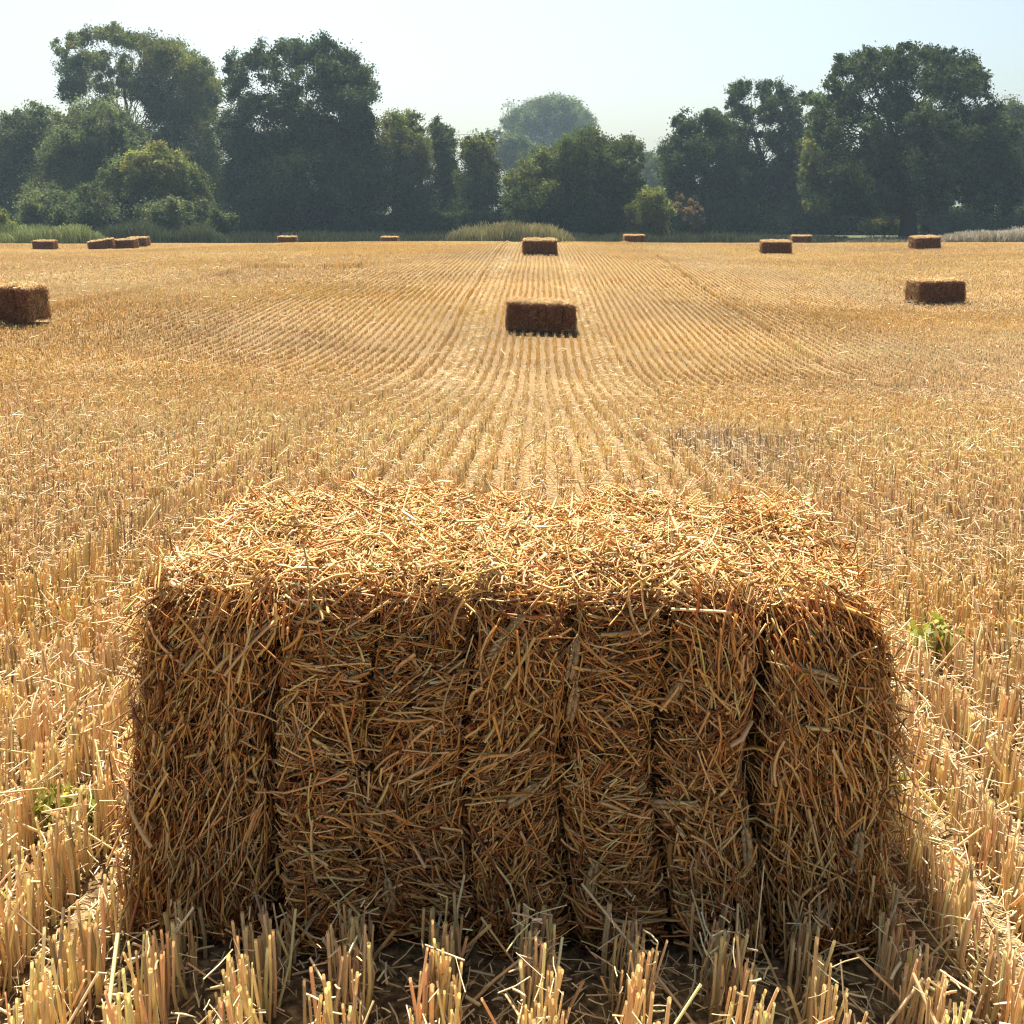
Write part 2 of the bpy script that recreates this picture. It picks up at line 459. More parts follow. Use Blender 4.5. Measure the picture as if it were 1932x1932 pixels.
def in_patch(X, Y):
    m = np.zeros_like(X)
    for cx, cy, a, b in PATCH:
        m = np.maximum(m, np.exp(-((X - cx) / a) ** 2 - ((Y - cy) / b) ** 2))
    return m


def field_cols(X, Y, n):
    gold = np.array([.80, .575, .235]); beige = np.array([.81, .645, .41]); sand = np.array([.83, .635, .335])
    t = np.clip(vnoise(X * .35, Y * .22, 11) * 1.6 - .3, 0, 1)
    nearb = np.clip((Y - 1.8) / 1.5, 0, 1) * np.clip((9 - Y) / 3, 0, 1)
    t = np.clip(t * (1 - .75 * nearb), 0, 1); t = np.where(Y < 2.2, np.clip(t * .35, 0, 1), t)
    c = beige * (1 - t[:, None]) + gold * t[:, None]
    f = np.clip((Y - 16) / 10, 0, 1)[:, None]
    c = c * (1 - f * .6) + sand * f * .6
    pt = np.clip(in_patch(X, Y), 0, 1)[:, None] * .6
    c = c * (1 - pt) + np.array([.36, .33, .27]) * pt
    c = c * (.84 + .32 * vnoise(X * .22 + 9, Y * .45, 14) * (.6 + .4 * vnoise(X * 1.1, Y * 1.4, 15)))[:, None]
    c = c * R.normal(1, .15, (n, 1)) * R.normal(1, .05, (n, 3))
    c = np.where((Y < 2.3)[:, None], c * np.array([1.0, .985, 1.02]), c)
    dk = R.uniform(size=n) < .10
    c[dk] *= .55
    return np.clip(c, .03, .85)


def visible(X, Y, mx=130, m=.5):
    fx = frame_x(X, Y)
    pad = m * F / np.maximum(Y, .5) + mx
    return (fx > -pad) & (fx < 1932 + pad)


mb = MB()
for y0, y1, dens, rr, k, sides in ((.45, 2.0, 400, .0020, 3, 5), (2.0, 2.8, 300, .0021, 3, 5), (2.8, 5, 300, .0021, 2, 4), (5, 9, 240, .0024, 2, 3), (9, 20, 125, .0033, 2, 3), (20, 47, 45, .006, 2, 3), (47, 63, 16, .008, 2, 3)):
    half = .62 * y1 + 1.5; rows = np.arange(-int(half / ROW), int(half / ROW) + 1); n = int(len(rows) * (y1 - y0) * dens)
    k_ = R.choice(rows, n); Y = R.uniform(y0, y1, n)
    X = k_ * ROW + (vnoise(Y * .5, k_ * .0 + 3, 5) - .5) * .02 + (vnoise(Y * 2.2, k_ * 7.7, 6) - .5) * .012 + np.where(Y < 2, R.uniform(-.023, .023, n), R.normal(0, .0125, n) * np.where(Y < 9, 1.2, 1))
    dn = vnoise(Y * 7, k_ * 3.3, 8)
    keep = visible(X, Y) & outside_feet(X, Y, -.02) & (R.uniform(size=n) > tram(X) * .85) & (R.uniform(size=n) < .70 + dn * .4) & (R.uniform(size=n) > in_patch(X, Y) * .85)
    if y0 == 47:
        keep &= X < -6
    X, Y, k_ = X[keep], Y[keep], k_[keep]; n = len(X)
    h = (.118 - .036 * np.clip((Y - 1.35) / 1.6, 0, 1) - .032 * np.clip((Y - 4.5) / 4.5, 0, 1)) * R.normal(1, .13, n) * zone_h(X, Y) * (.85 + .3 * vnoise(X * 1.3, Y * 1.3, 9))
    h *= np.where(R.uniform(size=n) < .15, R.uniform(.4, .8, n), 1)
    h = np.where(outside_feet(X, Y, .06), h, np.minimum(h, .10 + .02 * R.normal(size=n)))
    h = np.clip(h, .02, .24)
    lean = np.stack([(vnoise(X * 2, Y * 2, 12) - .5) * .18 + R.normal(0, .045, n) * np.where(Y > 3, .6, 1), (vnoise(X * 2, Y * 2, 13) - .5) * .25 + R.normal(0, .08, n)], -1)
    brk = R.uniform(size=n) < .07
    lean[brk] += R.normal(0, .6, (brk.sum(), 2))
    base = np.stack([X, Y, hz(X, Y) - .01], -1)
    top = base + np.stack([lean[:, 0] * h, lean[:, 1] * h, h], -1)
    if k == 3:
        mid = (base + top) / 2 + np.stack([R.normal(0, .004, n), R.normal(0, .004, n), np.zeros(n)], -1)
        P = np.stack([base, mid, top], 1)
    else:
        P = np.stack([base, top], 1)
    mb.tubes(P, R.lognormal(math.log(rr), .25, n), field_cols(X, Y, n), sides=sides, taper=.9)
tag(mb.build('stubble', M_STUB), 'cut golden stubble standing in drilled rows over the field', 'stubble', kind='stuff')

# loose straw and chaff between the rows
mb = MB()
for y0, y1, dens, l0, l1, rr in ((.45, 3.2, 5000, .012, .08, .0013), (3.2, 5.5, 1700, .015, .08, .0017), (5.5, 10, 600, .02, .08, .0018), (10, 30, 420, .05, .20, .0038)):
    half = .62 * y1 + 1.5; n = int(2 * half * (y1 - y0) * dens)
    X = R.uniform(-half, half, n); Y = R.uniform(y0, y1, n)
    wheel = np.maximum(np.exp(-((X + .92) / .24) ** 4), np.exp(-((X - .80) / .2) ** 4))
    if y0 >= 10:                                                # far off only the littered wheelings and the row tops carry loose straw
        row = np.cos(X / ROW * 2 * math.pi) > .2
        wk = (R.uniform(size=n) < wheel * .28) | (row & (R.uniform(size=n) < .07))
    elif y0 >= 3:
        wk = (np.cos(X / ROW * 2 * math.pi) > .1) | (R.uniform(size=n) < .05)
    else:
        wk = np.ones(n, bool)
    keep = wk & visible(X, Y) & outside_feet(X, Y, .0); X, Y = X[keep], Y[keep]; n = len(X)
    ph = np.cos((X / ROW) * 2 * math.pi)                  # 1 on a row, -1 between rows
    z = np.where(ph > 0, R.uniform(.02, .13, n), R.uniform(.0, .05, n)) * np.where(R.uniform(size=n) < .6, 1, .3)
    ang = R.uniform(0, 2 * math.pi, n); ln = l0 * (l1 / l0) ** R.beta(1.2, 2.2, n)
    d = np.stack([np.cos(ang), np.sin(ang), R.normal(0, .28, n)], -1)
    c = np.stack([X, Y, hz(X, Y) + z + .004], -1)
    side = np.stack([-np.sin(ang), np.cos(ang), R.normal(0, .4, n)], -1) * R.normal(0, .18, (n, 1))
    tt = np.array([-.5, 0, .5])[None, :, None]
    P = c[:, None, :] + d[:, None, :] * tt * ln[:, None, None] + side[:, None, :] * (.25 - tt ** 2) * ln[:, None, None]
    co = field_cols(X, Y, n); br = R.uniform(size=n) < (.22 if y0 < 5 else .06)
    co[br] = np.clip(np.array([.74, .62, .42]) * R.normal(1, .1, (br.sum(), 1)), 0, .85)
    mb.tubes(P, R.lognormal(math.log(rr), .3, n), co, sides=3, flat=.5)
tag(mb.build('loose_straw', M_STRAW), 'chopped pale straw and chaff scattered between the stubble rows', 'loose straw', kind='stuff')

# ------------------------------------------------------------------ green weeds in the stubble
for px, py, s, lab in ((1762, 1232, .055, 'yellow-green weed growing in the stubble right of the near bale, level with its upper face'),
                       (105, 1562, .035, 'small yellow-green weed in the stubble left of the near bale, nearest the left edge'),
                       (172, 1560, .028, 'tiny green weed in the stubble close to the left side of the near bale'),
                       (1683, 1512, .026, 'tiny yellow-green weed tucked against the lower right side of the near bale')):
    p = hit(px, py + 28); rt = empty('weed', p); mb = MB(); ms = MB()
    n = 130
    dirs = unit(np.stack([R.normal(0, 1, n), R.normal(0, 1, n), np.abs(R.normal(.6, .7, n))], -1))
    c = dirs * s * R.uniform(.35, 1.25, (n, 1)) + np.array([0, 0, .06])
    mb.leaves(c, R.uniform(.012, .026, n) * s / .045, np.clip(np.array([.30, .29, .075]) * R.normal(1, .25, (n, 1)), .02, .6), aspect=.6)
    st = c[::8]; P = np.stack([np.zeros_like(st) + [0, 0, -.01], st * [.4, .4, .6], st], 1)
    ms.tubes(P, np.full(len(st), .0012), np.tile([[.2, .22, .05]], (len(st), 1)), sides=4)
    mb.build('leaves', M_WEED, rt); ms.build('stem', M_WEED, rt)
    tag(rt, lab, 'weed', 'green weeds in the stubble')

# ------------------------------------------------------------------ trees
GREEN = dict(dark=(.041, .060, .032), mid=(.064, .084, .037), olive=(.112, .122, .046), grey=(.092, .113, .066), light=(.19, .19, .075), rust=(.13, .09, .065))  # leaf tones; also mixed within crowns to paint sunlit tops and shaded lower masses


def limb(mb, a, b, r0, r1, k=7, wob=.12, sag=0.0):
    a = np.asarray(a, float); b = np.asarray(b, float); t = np.linspace(0, 1, k)[:, None]
    L = np.linalg.norm(b - a); P = a + (b - a) * t + R.normal(0, wob * L / k, (k, 3)) * np.sin(t * math.pi) + np.array([0, 0, 1]) * sag * L * np.sin(t * math.pi)
    s = 7; T = unit(np.gradient(P, axis=0)); U = unit(np.cross(T, [.3, .9, .2])); W = np.cross(T, U); ang = np.arange(s) / s * 2 * math.pi
    rr = (r0 + (r1 - r0) * t ** .8)
    V = P[:, None, :] + (U[:, None, :] * np.cos(ang)[None, :, None] + W[:, None, :] * np.sin(ang)[None, :, None]) * rr[:, :, None]
    i = np.arange(k - 1)[:, None] * s; q = np.arange(s)[None, :]; q2 = (q + 1) % s
    mb.add(V.reshape(-1, 3), np.stack([i + q, i + q2, i + s + q2, i + s + q], -1).reshape(-1, 4), np.array([.05, .04, .032]) * R.uniform(.8, 1.1))


def tree(name, label, cat, d, trunk_px, tr, tone, clumps, leaf=.17, dens=1.0, group='trees along the far edge of the field', back=.6, airy=.0, bridge=.9, fill=4.0):
    """clumps: (px, py, rx, ry) of the foliage masses, turned into real masses spread through the crown's depth."""
    cl = np.array([c[:4] for c in clumps], float); extra = [c[4] if len(c) > 4 else None for c in clumps]
    m = d / F
    b = at(trunk_px, 450, d); base = np.array([b[0], b[1], float(hz(b[0], b[1]))])
    more = []
    for i in range(len(cl)):                                    # foliage bridges between neighbouring masses
        dd = np.hypot(cl[:, 0] - cl[i, 0], cl[:, 1] - cl[i, 1]); 
        for j in np.argsort(dd)[1:4]:
            if j > i and R.uniform() < bridge and dd[j] < 1.9 * (cl[i, 2] + cl[j, 2]) / 2:
                more.append((*(cl[i, :2] + cl[j, :2]) / 2 + R.normal(0, 3, 2), *((cl[i, 2:] + cl[j, 2:]) * .40))); extra.append(extra[i])
    if more:
        cl = np.concatenate([cl, np.array(more)])
    cx = (cl[:, 0].min() + cl[:, 0].max()) / 2; W = max((cl[:, 0] + cl[:, 2]).max() - cx, 20)
    rt = empty(name, base); leafs = MB(); wood = MB(); cents = []
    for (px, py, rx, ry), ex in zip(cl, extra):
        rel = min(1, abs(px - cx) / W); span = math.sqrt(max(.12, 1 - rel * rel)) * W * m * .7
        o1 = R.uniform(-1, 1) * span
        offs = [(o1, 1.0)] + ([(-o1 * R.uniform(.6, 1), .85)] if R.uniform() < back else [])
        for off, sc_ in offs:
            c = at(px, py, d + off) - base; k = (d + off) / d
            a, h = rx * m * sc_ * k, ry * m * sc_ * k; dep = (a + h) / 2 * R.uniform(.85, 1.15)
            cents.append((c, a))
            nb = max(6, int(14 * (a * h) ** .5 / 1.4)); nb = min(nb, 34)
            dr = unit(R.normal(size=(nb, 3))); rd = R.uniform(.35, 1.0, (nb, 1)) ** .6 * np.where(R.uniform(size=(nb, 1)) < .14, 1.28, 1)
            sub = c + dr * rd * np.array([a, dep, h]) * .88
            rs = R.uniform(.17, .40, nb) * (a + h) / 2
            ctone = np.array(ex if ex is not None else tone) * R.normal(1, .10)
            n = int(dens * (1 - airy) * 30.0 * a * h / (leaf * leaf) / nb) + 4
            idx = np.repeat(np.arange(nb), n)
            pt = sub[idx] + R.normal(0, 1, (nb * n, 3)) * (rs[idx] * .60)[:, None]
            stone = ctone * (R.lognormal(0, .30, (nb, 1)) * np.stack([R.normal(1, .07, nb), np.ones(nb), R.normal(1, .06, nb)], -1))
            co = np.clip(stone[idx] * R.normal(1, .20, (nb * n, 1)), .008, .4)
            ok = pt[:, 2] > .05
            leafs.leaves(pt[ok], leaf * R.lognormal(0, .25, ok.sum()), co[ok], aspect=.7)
    C = np.array([c for c, a in cents])
    A = np.array([a for c, a in cents])
    nf = int(fill * len(C))                                     # loose sprays inside the crown
    ia, ib = R.integers(0, len(C), nf), R.integers(0, len(C), nf); tq = R.uniform(0, 1, (nf, 1))
    near_ = np.linalg.norm(C[ia] - C[ib], axis=1) < 6 * A.mean()
    fc = (C[ia] * tq + C[ib] * (1 - tq))[near_] + R.normal(0, .3, (near_.sum(), 3)) * A.mean()
    nl = max(6, int(4 * A.mean() ** 2 / leaf ** 2 * .35)); idx = np.repeat(np.arange(len(fc)), nl)
    if len(fc):
        fp = fc[idx] + R.normal(0, .28, (len(idx), 3)) * A.mean() * [1, 1, .7]
        leafs.leaves(fp, leaf * R.lognormal(0, .25, len(fp)), np.clip(np.array(tone) * R.lognormal(0, .3, (len(fc), 1))[idx], .008, .4), aspect=.7)
    top = C[np.argmax(C[:, 2])]; hh = C[:, 2].max()
    fork = np.array([0, 0, hh * .38]) + np.array([top[0] * .15, top[1] * .15, 0])
    limb(wood, [0, 0, -.3], [0, 0, hh * .12], tr * 1.25, tr, k=4, wob=.02); limb(wood, [0, 0, hh * .11], fork, tr, tr * .75, wob=.05)
    limb(wood, fork, fork + (top - fork) * .8, tr * .6, tr * .1, k=9)
    for c, a in cents:
        if R.uniform() < .45:
            s = fork * R.uniform(.75, 1.0) + (top - fork) * R.uniform(0, .35)
            if c[2] < fork[2]:
                s = np.array([0, 0, max(.3, c[2] * .6)])
            limb(wood, s, c, tr * R.uniform(.09, .18), tr * .03, k=9, sag=.10, wob=.3)
            for _ in range(2):
                limb(wood, s + (c - s) * R.uniform(.5, .8), c + unit(R.normal(size=3)) * a * .7, tr * .07, tr * .02, k=5)
    leafs.build('crown', M_LEAF, rt); wood.build('trunk', M_BARK, rt, smooth=True)
    return tag(rt, label, cat, group)


G = GREEN
tree('willow_tree', 'ragged grey-green willow at the far left edge with feathery upright tips', 'tree', 88, 35, .25, G['grey'],
     [(15, 240, 22, 30), (45, 225, 18, 28), (70, 215, 16, 24), (95, 222, 22, 22), (20, 290, 45, 45), (65, 265, 40, 40), (30, 340, 55, 50), (80, 330, 45, 55), (10, 395, 50, 45), (60, 395, 55, 45), (-40, 300, 40, 60), (-50, 370, 50, 70)], leaf=.16, airy=.35)
tree('tall_tree', 'tallest tree on the left, open airy top with sky showing through beside an ivy-dark clump', 'tree', 98, 250, .42, G['olive'],
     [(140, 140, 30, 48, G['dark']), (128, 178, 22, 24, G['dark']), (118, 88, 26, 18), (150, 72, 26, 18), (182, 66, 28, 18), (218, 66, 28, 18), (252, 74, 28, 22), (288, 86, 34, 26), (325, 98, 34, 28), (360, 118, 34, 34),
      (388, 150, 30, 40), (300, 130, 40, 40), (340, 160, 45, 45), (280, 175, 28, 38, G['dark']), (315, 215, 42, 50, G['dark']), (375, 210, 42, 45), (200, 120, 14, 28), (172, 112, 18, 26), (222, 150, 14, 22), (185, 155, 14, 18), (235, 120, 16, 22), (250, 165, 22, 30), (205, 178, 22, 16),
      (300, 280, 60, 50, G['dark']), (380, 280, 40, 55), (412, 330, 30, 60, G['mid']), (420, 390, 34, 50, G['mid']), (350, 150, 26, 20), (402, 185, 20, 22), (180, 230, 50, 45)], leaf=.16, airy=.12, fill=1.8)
tree('round_tree', 'broad rounded grey-green tree below the airy tall one on the left', 'tree', 82, 185, .3, G['grey'],
     [(185, 222, 55, 38), (145, 250, 45, 40), (235, 252, 45, 40), (115, 285, 40, 42), (190, 280, 70, 50), (255, 300, 35, 45), (120, 340, 60, 55), (190, 345, 70, 55), (90, 390, 60, 50), (160, 400, 70, 45)], leaf=.15)
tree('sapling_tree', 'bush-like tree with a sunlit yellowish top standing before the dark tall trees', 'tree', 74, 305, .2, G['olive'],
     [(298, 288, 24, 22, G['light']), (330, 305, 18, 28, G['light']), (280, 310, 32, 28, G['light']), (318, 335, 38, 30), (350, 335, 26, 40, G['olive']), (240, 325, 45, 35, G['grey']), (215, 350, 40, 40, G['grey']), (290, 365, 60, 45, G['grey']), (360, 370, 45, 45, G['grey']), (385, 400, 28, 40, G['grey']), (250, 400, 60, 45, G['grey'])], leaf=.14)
tree('dense_tree', 'big round-headed dark tree left of centre with a band of sky holes through its crown', 'tree', 86, 575, .5, G['dark'],
     [(460, 120, 34, 28), (505, 98, 34, 26), (560, 98, 42, 28), (618, 100, 42, 30), (662, 125, 34, 34), (690, 170, 26, 40), (438, 165, 20, 34), (455, 215, 32, 26), (432, 250, 30, 45), (510, 150, 22, 22), (560, 150, 42, 26), (620, 160, 44, 34), (660, 200, 38, 40),
      (500, 195, 26, 20), (478, 190, 20, 22), (520, 225, 22, 16), (545, 200, 24, 20), (590, 215, 30, 24), (560, 240, 26, 14), (480, 285, 60, 42), (550, 275, 60, 38), (625, 265, 60, 42), (690, 255, 40, 50), (470, 345, 65, 50), (550, 340, 75, 55), (640, 330, 75, 60), (705, 320, 40, 60), (480, 400, 60, 45), (570, 405, 80, 45), (660, 400, 70, 50)], leaf=.17, dens=1.05, fill=2.6)
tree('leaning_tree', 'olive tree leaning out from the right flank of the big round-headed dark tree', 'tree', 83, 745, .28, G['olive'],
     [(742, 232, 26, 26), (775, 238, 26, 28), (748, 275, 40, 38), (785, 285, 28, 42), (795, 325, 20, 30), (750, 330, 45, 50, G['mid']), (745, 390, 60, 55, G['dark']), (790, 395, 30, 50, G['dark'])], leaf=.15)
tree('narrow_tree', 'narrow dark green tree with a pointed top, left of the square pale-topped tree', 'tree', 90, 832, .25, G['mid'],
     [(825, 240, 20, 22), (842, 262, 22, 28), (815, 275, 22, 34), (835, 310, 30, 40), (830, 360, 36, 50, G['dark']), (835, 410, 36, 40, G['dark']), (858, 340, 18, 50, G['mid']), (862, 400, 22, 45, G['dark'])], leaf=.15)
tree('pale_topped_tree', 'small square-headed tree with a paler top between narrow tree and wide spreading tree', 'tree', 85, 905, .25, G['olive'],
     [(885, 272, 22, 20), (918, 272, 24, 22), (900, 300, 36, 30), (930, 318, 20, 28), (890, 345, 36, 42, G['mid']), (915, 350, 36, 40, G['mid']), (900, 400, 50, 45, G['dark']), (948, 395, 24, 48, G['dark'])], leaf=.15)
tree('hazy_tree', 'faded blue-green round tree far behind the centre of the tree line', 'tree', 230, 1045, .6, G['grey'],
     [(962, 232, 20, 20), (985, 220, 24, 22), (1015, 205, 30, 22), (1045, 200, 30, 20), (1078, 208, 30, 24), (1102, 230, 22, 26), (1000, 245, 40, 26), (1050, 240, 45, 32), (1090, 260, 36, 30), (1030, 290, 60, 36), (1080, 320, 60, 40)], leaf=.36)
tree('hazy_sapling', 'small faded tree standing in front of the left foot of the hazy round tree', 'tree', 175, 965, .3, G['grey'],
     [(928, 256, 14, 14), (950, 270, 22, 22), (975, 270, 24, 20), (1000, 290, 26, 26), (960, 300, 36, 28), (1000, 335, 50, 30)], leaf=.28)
tree('spreading_tree', 'wide low spreading tree in the centre with drooping layered boughs', 'tree', 79, 1095, .4, G['mid'],
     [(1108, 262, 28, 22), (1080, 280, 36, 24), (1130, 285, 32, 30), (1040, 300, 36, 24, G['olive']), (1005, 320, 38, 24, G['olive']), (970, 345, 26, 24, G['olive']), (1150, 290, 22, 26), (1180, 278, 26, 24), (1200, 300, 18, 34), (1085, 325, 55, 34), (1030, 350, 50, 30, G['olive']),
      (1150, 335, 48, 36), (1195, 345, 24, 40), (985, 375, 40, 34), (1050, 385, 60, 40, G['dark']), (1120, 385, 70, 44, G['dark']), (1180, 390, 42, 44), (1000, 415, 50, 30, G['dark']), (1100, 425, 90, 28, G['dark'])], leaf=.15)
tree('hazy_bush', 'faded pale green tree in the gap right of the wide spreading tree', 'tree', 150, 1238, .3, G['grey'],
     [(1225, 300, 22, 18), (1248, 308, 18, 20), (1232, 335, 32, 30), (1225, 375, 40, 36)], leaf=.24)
tree('twin_headed_tree', 'dark tree with a ragged low top at the left shoulder of the right-hand group', 'tree', 84, 1325, .32, G['dark'],
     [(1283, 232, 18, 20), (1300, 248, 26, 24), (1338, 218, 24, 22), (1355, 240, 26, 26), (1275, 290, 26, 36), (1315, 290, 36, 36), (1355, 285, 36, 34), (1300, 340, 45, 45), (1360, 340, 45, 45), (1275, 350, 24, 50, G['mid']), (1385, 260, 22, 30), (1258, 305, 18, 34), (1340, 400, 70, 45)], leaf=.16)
tree('forked_tree', 'open-crowned tree with two knobbly heads just left of the great oak', 'tree', 90, 1455, .36, G['dark'],
     [(1392, 172, 20, 22), (1412, 165, 10, 16), (1385, 205, 16, 22), (1408, 215, 18, 20), (1442, 170, 18, 22), (1470, 178, 24, 24), (1495, 192, 20, 24), (1515, 185, 18, 16), (1448, 215, 22, 22), (1490, 228, 28, 22), (1400, 258, 24, 22), (1440, 262, 18, 20), (1480, 270, 30, 26), (1515, 255, 18, 26),
      (1405, 305, 36, 32), (1460, 315, 45, 36), (1505, 315, 32, 40), (1420, 360, 50, 45), (1490, 370, 50, 45), (1450, 410, 80, 38), (1380, 300, 28, 40), (1378, 350, 40, 45), (1390, 400, 50, 45), (1525, 290, 24, 36), (1530, 350, 30, 50)], leaf=.16, bridge=.7, fill=2.2)
tree('oak_tree', 'great spreading oak on the right with a thick bare trunk at the field edge', 'tree', 78, 1713, .60, G['dark'],
     [(1592, 122, 26, 22), (1632, 108, 30, 20), (1672, 108, 30, 20), (1715, 102, 34, 20), (1760, 106, 34, 22), (1800, 110, 28, 20), (1832, 128, 24, 24), (1852, 165, 22, 30), (1570, 155, 16, 18), (1588, 175, 30, 22), (1640, 150, 36, 20), (1700, 150, 44, 24), (1760, 155, 40, 26), (1810, 170, 36, 28),
      (1545, 195, 24, 18, G['mid']), (1548, 228, 32, 22, G['mid']), (1615, 210, 42, 22), (1690, 205, 40, 22), (1745, 215, 46, 28), (1815, 225, 46, 30), (1875, 215, 24, 28), (1530, 268, 24, 24, G['olive']), (1580, 262, 34, 22, G['mid']), (1650, 262, 46, 24), (1725, 268, 60, 30), (1800, 275, 55, 32), (1870, 265, 40, 34), (1910, 250, 24, 30),
      (1528, 310, 26, 30, G['olive']), (1590, 312, 50, 32, G['mid']), (1670, 315, 60, 34), (1750, 320, 70, 36), (1830, 325, 60, 36), (1895, 315, 45, 40), (1545, 352, 36, 30, G['mid']), (1532, 385, 24, 20, G['olive']), (1610, 360, 60, 30), (1690, 365, 60, 30), (1770, 362, 60, 28), (1850, 362, 55, 30), (1915, 355, 36, 32), (1585, 390, 34, 18), (1640, 392, 36, 14), (1790, 388, 36, 14), (1880, 388, 40, 16)], leaf=.16, dens=1.05, back=.7, bridge=.9, fill=5.0)
tree('distant_tree', 'tree at the right edge showing behind the outer boughs of the great oak', 'tree', 104, 1925, .35, G['mid'],
     [(1905, 205, 20, 20), (1930, 222, 24, 26), (1895, 240, 24, 28), (1925, 270, 36, 40), (1900, 310, 40, 45), (1940, 340, 45, 60), (1960, 260, 40, 60), (1925, 395, 50, 45)], leaf=.17)

BG = 'bushes at the foot of the tree line'
tree('bush', 'grey-green bush at the foot of the broad rounded left tree', 'bush', 72, 85, .1, G['grey'], [(85, 375, 36, 30), (55, 400, 36, 34), (115, 400, 40, 36), (85, 420, 60, 28)], leaf=.13, group=BG)
tree('bush', 'rounded bush between the sunlit-topped tree and the left bushes', 'bush', 71, 180, .1, G['grey'], [(170, 375, 40, 34), (205, 395, 40, 34), (150, 405, 40, 34), (185, 420, 60, 26)], leaf=.13, group=BG)
tree('bush', 'low round bush under the sunlit-topped tree', 'bush', 70, 320, .1, G['grey'], [(318, 390, 40, 24), (285, 405, 36, 28), (355, 410, 40, 28), (315, 425, 70, 20)], leaf=.13, group=BG)
tree('bush', 'small dull bush at the left foot of the big round-headed tree', 'bush', 70, 415, .1, G['mid'], [(405, 415, 24, 22), (430, 425, 26, 20)], leaf=.13, group=BG)
tree('bush', 'bright yellow-green bush at the left picture edge above the crest', 'bush', 64, 0, .08, (.17, .19, .05), [(0, 405, 18, 18), (-10, 425, 30, 26), (14, 435, 16, 18)], leaf=.12, group=BG)
tree('bush', 'light olive bush at the right foot of the wide spreading tree', 'bush', 73, 1225, .1, G['olive'], [(1232, 372, 28, 22), (1215, 395, 34, 30), (1252, 400, 22, 36), (1220, 425, 48, 24)], leaf=.13, group=BG)
tree('bush', 'pinkish brown withered bush among the dark right-hand trees', 'bush', 76, 1308, .08, G['rust'], [(1312, 392, 14, 20), (1300, 408, 14, 20), (1316, 415, 14, 16), (1283, 390, 8, 26)], leaf=.13, group=BG)
tree('bush', 'small pale bush directly right of the oak trunk', 'bush', 80, 1740, .06, G['olive'], [(1742, 425, 16, 16), (1750, 435, 14, 12)], leaf=.12, group=BG)
tree('bush', 'pale low bush directly left of the oak trunk', 'bush', 80, 1668, .06, G['light'], [(1668, 425, 22, 14), (1690, 430, 14, 14), (1640, 425, 24, 14)], leaf=.12, group=BG)


def hedge(label, pxs, d, ytop, tone, depth=2.5, leaf=.17, dens=1.0):
    mb = MB(); m = d / F
    n = int((pxs[1] - pxs[0]) * 260 * dens); px = R.uniform(*pxs, n)
    hgt = (vnoise(px * .03, px * 0, 31) - .5) * 16 + (vnoise(px * .11, px * 0, 32) - .5) * 8
    P = np.array([at(x, 450, d + o) for x, o in zip(px, R.uniform(-depth, depth, n))])
    zt = np.array([at(x, ytop + h, d)[2] for x, h in zip(px, hgt)])
    zb = hz(P[:, 0], P[:, 1]); P[:, 2] = zb + (zt - zb) * R.uniform(0, 1, n) ** .8
    t = np.array(tone) * (.75 + .5 * vnoise(px * .06, P[:, 2] * 1.1, 33))[:, None] * R.normal(1, .22, (n, 1))
    o0 = P.mean(0); o0[2] = zb.min()
    mb.leaves(P - o0, leaf * R.lognormal(0, .25, n), np.clip(t, .008, .4), aspect=.7)
    o = mb.build('hedge', M_LEAF); o.location = o0
    return tag(o, label, 'hedge')


hedge('long dark hedge running under the trees across the middle of the far field edge', (380, 1300), 84, 402, G['dark'])
hedge('dark hedge behind the great oak running out of the picture on the right', (1300, 2050), 96, 388, G['dark'])
hedge('low hedge filling the foot of the tree line at the far left', (-150, 380), 86, 412, G['mid'])


def margin(name, label, cat, pxs, ds, h, tone, n, w=.035, seedn=3):
    mb = MB(); px = R.uniform(*pxs, n); d = R.uniform(*ds, n)
    P = np.array([at(a, 450, b) for a, b in zip(px, d)]); P[:, 2] = hz(P[:, 0], P[:, 1])
    hh = h * (.45 + .9 * vnoise(P[:, 0] * .5, P[:, 1] * .5, seedn)) * R.uniform(.6, 1.1, n)
    e = np.minimum((px - pxs[0]), (pxs[1] - px)) / (pxs[1] - pxs[0]); hh *= np.clip((.6 if pxs[1] - pxs[0] > 900 else .2) + e * 4, 0, 1)
    lean = R.normal(0, .22, (n, 2)) * hh[:, None]
    Q = np.stack([P, P + np.concatenate([lean * .4, (hh * .6)[:, None]], 1), P + np.concatenate([lean, hh[:, None]], 1)], 1)
    co = np.clip(np.array(tone) * (.7 + .6 * vnoise(P[:, 0] * .8, P[:, 1] * .8, seedn + 1))[:, None] * R.normal(1, .2, (n, 1)), .01, .8)
    mb.tubes(Q, np.full(n, w) * R.uniform(.6, 1.2, n), co, sides=3, flat=.2, taper=.5)
    return tag(mb.build(name, M_GRASS), label, cat, kind='stuff')


margin('margin_grass', 'low dull green grass strip along the far field edge', 'grass', (-120, 1600), (66, 76), .62, (.12, .13, .07), 22000)
margin('bleached_grass', 'bleached cream grass strip beyond the crest on the right, by the oak', 'grass', (1738, 2090), (64.5, 69), .85, (.64, .57, .45), 9000)
margin('verge_grass', 'short dull grass on the field edge below the great oak', 'grass', (1540, 2080), (64, 78), .30, (.30, .26, .19), 8000)
margin('dry_grass', 'pale dry grass patch at the field edge near the centre', 'grass', (830, 1090), (66, 72), 1.15, (.42, .38, .19), 6000)
margin('nettle_bank', 'pale yellow-green tangle of brambles on the bank at the left', 'undergrowth', (-60, 205), (60, 66), 1.1, (.36, .40, .17), 7000)
margin('weedy_bank', 'greyish green weedy bank sloping down behind the left bales', 'undergrowth', (150, 440), (66, 73), 1.25, (.16, .19, .10), 8000)

# a cottage behind the trees: only its chimney stack reaches above them
hb = at(1248, 450, 150); hzb = float(hz(hb[0], hb[1])); house = empty('cottage', (hb[0], hb[1], hzb))
zr = at(1248, 290, 150)[2] - hzb


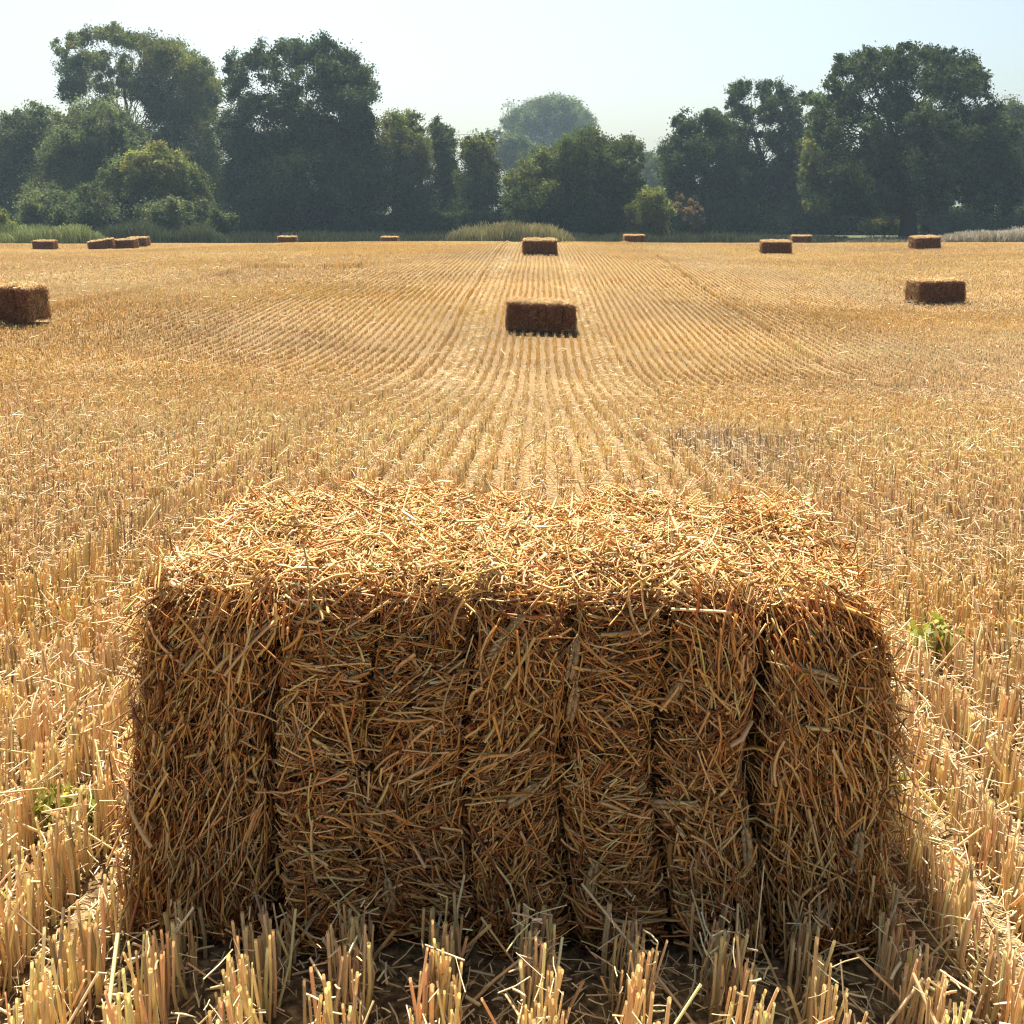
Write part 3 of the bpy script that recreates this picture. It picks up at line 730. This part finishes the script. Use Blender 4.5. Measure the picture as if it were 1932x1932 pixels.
def box(mb, lo, hi, col):
    x0, y0, z0 = lo; x1, y1, z1 = hi
    v = [(x0, y0, z0), (x1, y0, z0), (x1, y1, z0), (x0, y1, z0), (x0, y0, z1), (x1, y0, z1), (x1, y1, z1), (x0, y1, z1)]
    mb.add(v, [(0, 3, 2, 1), (4, 5, 6, 7), (0, 1, 5, 4), (1, 2, 6, 5), (2, 3, 7, 6), (3, 0, 4, 7)], col)


w_ = MB(); box(w_, (-4, 2, 0), (4, 8, zr - 3), (.28, .13, .09)); w_.build('wall', M_BRICK, house)
r_ = MB()
r_.add([(-4.3, 1.7, zr - 3.1), (4.3, 1.7, zr - 3.1), (4.3, 5, zr), (-4.3, 5, zr), (-4.3, 8.3, zr - 3.1), (4.3, 8.3, zr - 3.1)], [(0, 1, 2, 3), (3, 2, 5, 4)], (.10, .09, .09))
r_.add([(-4.0, 2, zr - 2.98), (-4.0, 8, zr - 2.98), (-4.0, 5, zr - .2), (4.0, 2, zr - 2.98), (4.0, 8, zr - 2.98), (4.0, 5, zr - .2)], [(0, 2, 1), (3, 4, 5)], (.28, .13, .09))
rf = r_.build('roof', M_BRICK, house)
c_ = MB(); box(c_, (-.35, 4.6, zr - .8), (.35, 5.4, zr + .6), (.12, .07, .055)); box(c_, (-.42, 4.5, zr + .6), (.42, 5.5, zr + .72), (.12, .08, .06))
box(c_, (-.14, 4.86, zr + .72), (.14, 5.14, zr + 1.25), (.13, .07, .05)); c_.build('chimney', M_BRICK, rf)
tag(house, 'brick cottage hidden by trees, only the dark chimney stack showing above the foliage', 'cottage')

wire = MB(); a, b = at(700, 246, 140), at(955, 249, 140); t = np.linspace(0, 1, 15)[:, None]
P = a + (b - a) * t - np.array([0, 0, .5]) * np.sin(t * math.pi)
wire.tubes(P[None], np.array([.03]), np.array([[.1, .1, .1]]), sides=5)
tag(wire.build('overhead_wire', M_BARK), 'thin dark overhead wire crossing the sky gap left of the hazy tree', 'wire')

# ------------------------------------------------------------------ air
mb = MB(); box(mb, (-505, -66, -3.6), (505, 625, 24), (1, 1, 1))
hm = bpy.data.materials.new('haze'); hm.use_nodes = True; nt = hm.node_tree; nt.nodes.remove(nt.nodes['Principled BSDF'])
pv = nt.nodes.new('ShaderNodeVolumePrincipled'); pv.inputs['Color'].default_value = (.60, .82, 1.0, 1); pv.inputs['Density'].default_value = .0005
pv.inputs['Anisotropy'].default_value = .2
nt.links.new(pv.outputs[0], nt.nodes['Material Output'].inputs['Volume'])
tag(mb.build('haze', hm), 'pale bluish summer haze over the field and trees', 'haze', kind='stuff')

# ------------------------------------------------------------------ light
EL, AZ = rad(59), rad(-15)                       # sun behind the scene, left of the rows' direction
w = bpy.data.worlds.new('World'); sc.world = w; w.use_nodes = True
nt = w.node_tree; sk = nt.nodes.new('ShaderNodeTexSky'); sk.sky_type = 'NISHITA'; sk.sun_disc = False
sk.sun_elevation = EL; sk.sun_rotation = AZ; sk.air_density = .85; sk.dust_density = 3.6; sk.ozone_density = 1.4
tn = nt.nodes.new('ShaderNodeMix'); tn.data_type = 'RGBA'; tn.blend_type = 'MULTIPLY'; tn.inputs['Factor'].default_value = 1; tn.inputs['B'].default_value = (1.0, 1.035, .95, 1)
nt.links.new(sk.outputs[0], tn.inputs['A']); nt.links.new(tn.outputs['Result'], nt.nodes['Background'].inputs['Color']); nt.nodes['Background'].inputs['Strength'].default_value = .066
sun = bpy.data.lights.new('sun', 'SUN'); sun.energy = 5.0; sun.angle = rad(.5); sun.color = (1, .93, .80)
so = bpy.data.objects.new('sun', sun); COL.objects.link(so)
s = Vector((math.sin(AZ) * math.cos(EL), math.cos(AZ) * math.cos(EL), math.sin(EL)))
so.rotation_euler = s.to_track_quat('Z', 'Y').to_euler(); so.location = (0, 0, 30)

# ------------------------------------------------------------------ camera
cam = bpy.data.cameras.new('camera'); cam.sensor_width = 36; cam.lens = 36 * F / 1932; cam.shift_y = -(966 - PY) / 1932
cam.clip_start = .05; cam.clip_end = 3000
co = bpy.data.objects.new('camera', cam); COL.objects.link(co); co.location = (0, 0, CZ); co.rotation_euler = (math.pi / 2 - TH, 0, PSI)
sc.camera = co

sc.view_settings.view_transform = 'Standard'; sc.view_settings.look = 'None'; sc.view_settings.exposure = 1.5; sc.view_settings.gamma = 1
sc.render.engine = 'CYCLES'
cy = sc.cycles
cy.max_bounces = 6; cy.diffuse_bounces = 4; cy.glossy_bounces = 2; cy.transmission_bounces = 4; cy.transparent_max_bounces = 4; cy.volume_bounces = 0
cy.use_adaptive_sampling = True; cy.adaptive_threshold = .015; cy.use_denoising = True; cy.denoiser = 'OPENIMAGEDENOISE'; cy.denoising_input_passes = 'RGB_ALBEDO_NORMAL'; cy.denoising_prefilter = 'ACCURATE'; cy.filter_width = 1.2
cy.caustics_reflective = False; cy.caustics_refractive = False
sc.render.use_persistent_data = False
